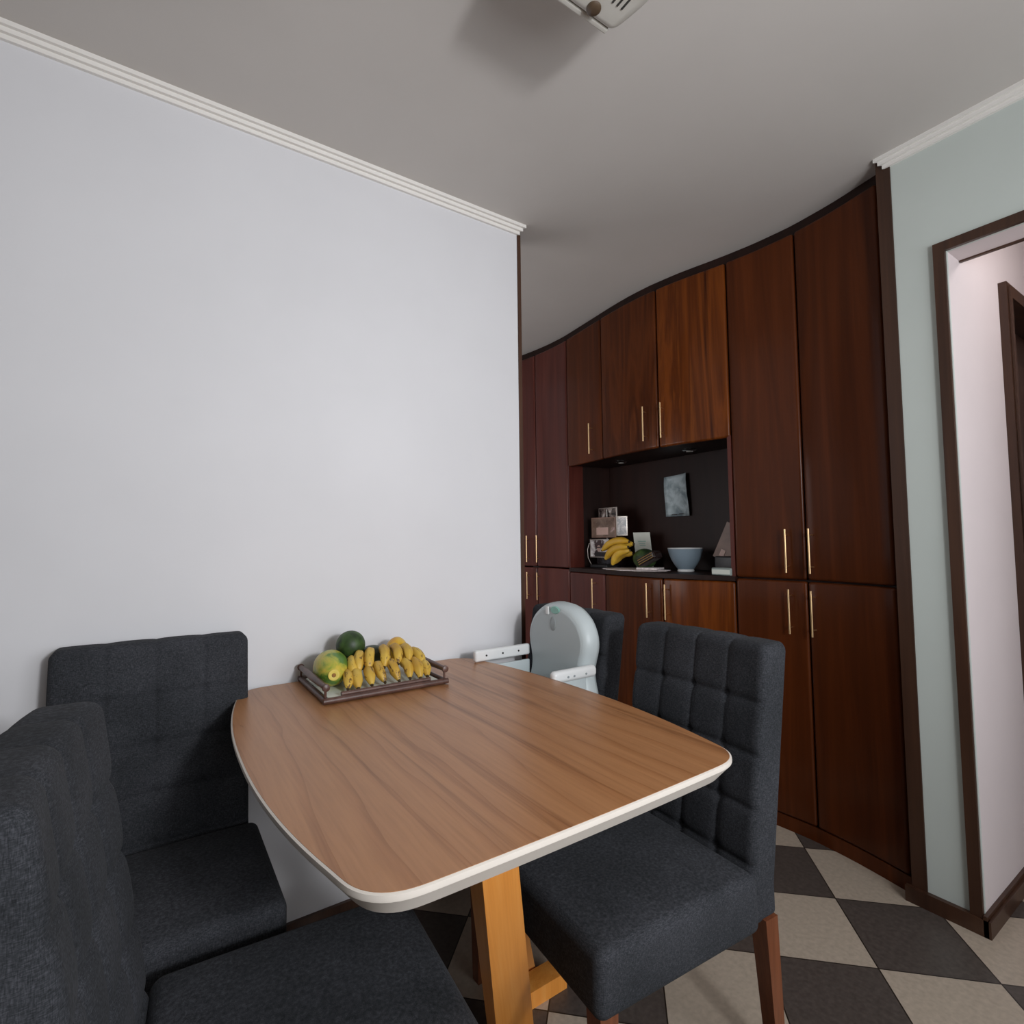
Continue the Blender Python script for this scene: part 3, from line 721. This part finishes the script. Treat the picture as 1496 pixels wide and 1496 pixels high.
# photo stand with tilted frames
SX, SY = 2.31, 2.40
P = empty('photo_stand', (SX, SY, NZ), 0, 'metal photo tree with several small frames at the left of the niche', 'photo stand')
MB().add(rbox(.12, .15, .022, .006, (2, 2, 1), 3), lambda p: p+Vector((0, 0, .011))).build('base', M['black'], P)
MB().add(tube([(.02, 0, .02), (.02, 0, .36)], .004, 10)).build('pole', M['dark_metal'], P)
MB().add(tube([(0, .125, .015), (-.012, .142, .06), (-.014, .144, .11), (-.006, .136, .15), (.01, .10, .17), (.02, .0, .17)], .0022, 8)).build('wire_arm', M['frame_silver'], P)
# frame: centre (x,y,z), width, height, yaw, photo material
for (dx, dy, dz, w, h, ya, pm, fm) in ((.035, .005, .330, .16, .085, 0, 'photo', 'frame_silver'), (-.015, -.005, .248, .205, .125, .02, 'photo_tan', 'brown_board'), (-.03, .018, .115+.005, .165, .115, 0, 'photo_light', 'frame_silver'), (.0, .0, .052, .14, .065, 0, 'photo_dark', 'black'), (.045, -.10, .255, .07, .12, .9, 'photo', 'frame_silver')):
    def place(p, ya=ya, dx=dx, dy=dy, dz=dz):
        q = Matrix.Rotation(ya, 3, 'Z') @ p; return q+Vector((dx, dy, dz))
    fr = MB().add(rbox(.008, w, h, .002, (1, 2, 2), 2), place).build('photo_frame', M[fm], P)
    MB().add(box(-.0052, -.004, -w/2+.007, w/2-.007, -h/2+.007, h/2-.007), place).build('photo', M[pm], fr, smooth=False)
    if pm == 'photo_light':   # two heads close together
        mb = MB()
        for hy, hz in ((.0, .0), (-.048, .004)):
            mb.add(lathe([(.001, -.0), (.016, .0), (.016, .0008), (.001, .0008)], 18), lambda p, hy=hy, hz=hz: place(Vector((-.0054-p.z, p.x+hy, p.y*1.25+hz))))
        mb.build('print_shape', M['skin_photo'], fr, smooth=False)
        mb = MB().add(box(-.0072, -.0062, -.070, .035, -.050, -.022), place)
        mb.add(box(-.0070, -.0062, -.064, -.034, .004, .012), place).add(box(-.0070, -.0062, -.014, .014, .002, .010), place)
        mb.build('print_detail', M['hair_photo'], fr, smooth=False)
    if pm == 'photo_tan':
        MB().add(box(-.0066, -.0054, -.045, .055, -.045, .0), place).build('print_shape', M['skin_photo'], fr, smooth=False)

# doily, bananas, green fruit, dark wrapped packet
D = empty('doily', (2.27, 2.12, NZ), 0, 'white lace doily under the fruit in the niche', 'doily')
pts = []
for i in range(72):
    a = 2*PI*i/72; q = 1+.05*math.cos(12*a); pts.append((.125*q*math.cos(a), .215*q*math.sin(a)))
MB().add(prism(pts, .001, .0045)).build('lace', M['lace'], D, smooth=False)
MB().add(rbox(.10, .12, .012, .003, (2, 2, 1), 2, None), lambda p: Matrix.Rotation(.3, 3, 'Z') @ p+Vector((.0, -.11, .0115))).build('folded_napkin', M['lace'], D)
nb = [((2.255, 2.150, 1.200), (2.215, 2.325, 1.150)), ((2.285, 2.145, 1.186), (2.25, 2.315, 1.115)), ((2.23, 2.135, 1.170), (2.20, 2.285, 1.100)), ((2.25, 2.140, 1.150), (2.205, 2.235, 1.068)), ((2.285, 2.150, 1.130), (2.255, 2.265, 1.075))]
nban = make_banana('banana2', .19, .0225, .026)
where = ['topmost, pointing left', 'second, behind the topmost', 'third, in front', 'lowest, at the front', 'lowest, at the back']
for i, (a, b_) in enumerate(nb):
    o = nban if i == 0 else copy_tree(nban)
    a, b_ = Vector(a), Vector(b_); L = (b_-a).length; along(o, a, b_, 0); s = L/.19; o.scale = (s, 1, 1)
    tag(o, 'yellow banana of the bunch in the niche, '+where[i], 'banana', 'bananas in the niche')
gf = fruit('green_fruit', egg(.15, .058, .0), 'green', (2.300, 2.075, NZ+.0045+.058), (.15, 1, -.05)); tag(gf, 'dark green speckled fruit right of the bananas in the niche', 'fruit')
MB().add(lathe([(.006, .073), (.005, .078), (.001, .078)], 12)).build('stem_scar', M['stem_brown'], gf)
wp = empty('wrapped_packet', (2.24, 1.985, NZ+.0175), 0, 'dark packet with thin gold stripes on the doily, right of the green fruit', 'packet')
rt = Matrix.Rotation(-.42, 3, 'X')
MB().add(rbox(.07, .13, .045, .012, (3, 4, 2), 3), lambda p: rt @ p+Vector((0, 0, .05))).build('wrapper', M['dark_wrap'], wp)
mb = MB()
for q in (-.012, .0, .012): mb.add(tube([(-.0355, -.055, q), (-.0355, .055, q)], .0018, 6), lambda p: rt @ p+Vector((0, 0, .05)))
mb.build('stripe', M['dark_gold'], wp)
# greeting card
cd = empty('greeting_card', (2.43, 2.19, NZ), 0, 'small white card standing behind the bananas in the niche', 'card')
rc = Matrix.Rotation(-.12, 3, 'Y') @ Matrix.Rotation(.0, 3, 'Z')
MB().add(box(-.0015, .0015, -.064, .064, 0, .215), lambda p: rc @ p).build('card', M['paper'], cd, smooth=False)
mb = MB(); mb.add(box(-.0035, -.0017, -.030, .030, .160, .164), lambda p: rc @ p).add(box(-.0035, -.0017, -.022, .024, .148, .151), lambda p: rc @ p).add(box(-.0035, -.0017, -.026, .02, .136, .139), lambda p: rc @ p)
mb.build('writing', M['mint'], cd, smooth=False)
# pale blue bowl
BS = .86
bw = empty('bowl', (2.33, 1.820, NZ), 0, 'pale blue footed ceramic bowl standing in the niche', 'bowl')
MB().add(lathe([(.030, .012), (.048, .014), (.066, .035), (.084, .062), (.097, .092), (.104, .118), (.1045, .122), (.1015, .122), (.100, .117), (.093, .092), (.080, .063), (.062, .038), (.040, .022), (.001, .020)], 48, True), lambda p: Vector((p.x*BS, p.y*BS, p.z))).build('bowl_body', M['ceramic'], bw)
MB().add(lathe([(.1035, .1185), (.1055, .122), (.1045, .1245), (.1005, .1245), (.0995, .121)], 48, False), lambda p: Vector((p.x*BS, p.y*BS, p.z))).build('rim', M['ceramic_rim'], bw)
MB().add(lathe([(.048, .0), (.050, .004), (.046, .014), (.030, .015), (.030, .002), (.040, .0)], 40, False), lambda p: Vector((p.x*BS, p.y*BS, p.z))).build('foot', M['ceramic_rim'], bw)
# leaning print, its black stand, pale book
lp = empty('leaning_print', (2.32, 1.53, NZ), 0, 'brown photo print leaning on a black stand at the right side of the niche', 'print')
rl = Matrix.Rotation(.47, 3, 'X')
def lpf(p): return (rl @ p)+Vector((0, .115, .086))
MB().add(box(-.003, .003, -.115, 0, 0, .188), lpf).build('print', M['brown_board'], lp, smooth=False)
MB().add(box(-.0052, -.0032, -.055, -.030, .020, .055), lpf).build('print_shape', M['skin_photo'], lp, smooth=False)
MB().add(rbox(.10, .125, .085, .008, (2, 2, 1), 2), lambda p: p+Vector((.01, .02, .0435))).build('stand', M['black'], lp)
bk = empty('book', (2.215, 1.505, NZ), 0, 'small pale grey book lying at the right front of the niche', 'book')
MB().add(rbox(.08, .10, .034, .004, (1, 1, 1), 2), lambda p: p+Vector((0, 0, .0185))).build('cover', M['pale_book'], bk)
MB().add(box(-.0415, -.039, -.046, .046, .007, .028)).build('page_block', M['paper'], bk, smooth=False)
# marbled sheet on the niche back
ms = empty('hanging_paper', (XB-.004, 1.99, 1.46), 0, 'blue-grey marbled sheet of paper fixed to the back of the niche', 'paper')
V = []; F = []; n1, n2 = 8, 12
for j in range(n2+1):
    for i in range(n1+1):
        y = (i/n1-.5); z = (j/n2-.5); w = .152+.012*(1-j/n2)
        V.append((-.006-.010*abs(2*y)**3-.006*math.sin(3*z+1)+(.0), y*w+.004*math.sin(4*z), z*.236+.010*y*(-1 if z > 0 else .2)))
for j in range(n2):
    for i in range(n1): a0 = j*(n1+1)+i; F.append((a0, a0+1, a0+n1+2, a0+n1+1))
o = link('sheet', V, F, M['marble'], ms); md = o.modifiers.new('thick', 'SOLIDIFY'); md.thickness = .0015; md.offset = 0
MB().add(box(-.021, -.0185, -.005, .03, -.110, -.106)).add(box(-.021, -.0185, -.050, -.022, -.108, -.104)).build('small_print', M['hair_photo'], ms, smooth=False)

# ---------------------------------------------------------------- ceiling fixture
FX = empty('ceiling_fixture', (.763, .715, H), 0, 'off-white ceiling fixture with vent slots, cut off by the top of the view', 'ceiling fixture')
def fxf(p, uvw):
    k_ = max(0, (p.x-.03)/.105); p.x += .022*k_*(1-(p.y/.15)**2)-.028*k_*max(0, -p.z/.07)**2
    return p
MB().add(rbox(.27, .28, .14, .02, (8, 10, 4), 4, fxf), lambda p: p+Vector((0, 0, -.0705))).build('housing', M['fixture'], FX, auto=50)
MB().add(rbox(.236, .014, .010, .004, (2, 1, 1), 3), lambda p: p+Vector((-.012, .145, -.130))).build('front_lip', M['fixture'], FX)
for q in (.062, .076, .090):
    MB().add(rbox(.0045, .085, .004, .001, (1, 1, 1), 1), lambda p: p+Vector((q, .04, -.1405))).build('vent_slot', M['vent'], FX, smooth=False)
MB().add(lathe([(.017, 0), (.017, -.005), (.013, -.009), (.004, -.010)], 20), lambda p: p+Vector((.036, .115, -.138))).build('lens', M['bronze'], FX)
# hallway lamp (out of view above the opening)
HL = empty('hall_lamp', (2.46, .05, H), 0, 'round hallway ceiling lamp beyond the doorway', 'lamp')
MB().add(lathe([(.07, 0), (.07, -.015), (.06, -.04), (.002, -.05)], 28)).build('lamp_shade', M['fixture'], HL)

# ---------------------------------------------------------------- light
def area(name, loc, rot, sx_, sy_, power, col, spread=None):
    l = bpy.data.lights.new(name, 'AREA'); l.shape = 'RECTANGLE'; l.size = sx_; l.size_y = sy_; l.energy = power; l.color = col
    if spread: l.spread = spread
    o = bpy.data.objects.new(name, l); C.objects.link(o); o.location = loc; o.rotation_euler = rot; return o
area('window_daylight', (.62, YF-.02, 1.60), (PI/2, 0, 0), .20, .22, 12.5, (.97, .98, 1.0), math.radians(110))
area('window_soft_fill', ((wx0+wx1)/2, YF-.05, (wz0+wz1)/2), (PI/2, 0, 0), 1.7, 1.2, 25, (.97, .98, 1.0))  # broad fill added across the window opening to raise the ambient light
area('passage_daylight', (.34, 2.6, 1.35), (0, -PI/2, 0), .8, .8, 6.5, (1, .95, .93))
l = bpy.data.lights.new('hall_lamp_light', 'POINT'); l.energy = 4.6; l.color = (1, .94, .93); l.shadow_soft_size = .05
o = bpy.data.objects.new('hall_lamp_light', l); C.objects.link(o); o.location = (2.46, .05, H-.26)
w = bpy.data.worlds.new('world'); bpy.context.scene.world = w; w.use_nodes = True
w.node_tree.nodes['Background'].inputs[0].default_value = (.8, .87, 1, 1); w.node_tree.nodes['Background'].inputs[1].default_value = 1.

vs = bpy.context.scene.view_settings
vs.view_transform = 'Standard'; vs.look = 'None'; vs.gamma = 1; vs.exposure = 0; vs.use_curve_mapping = False
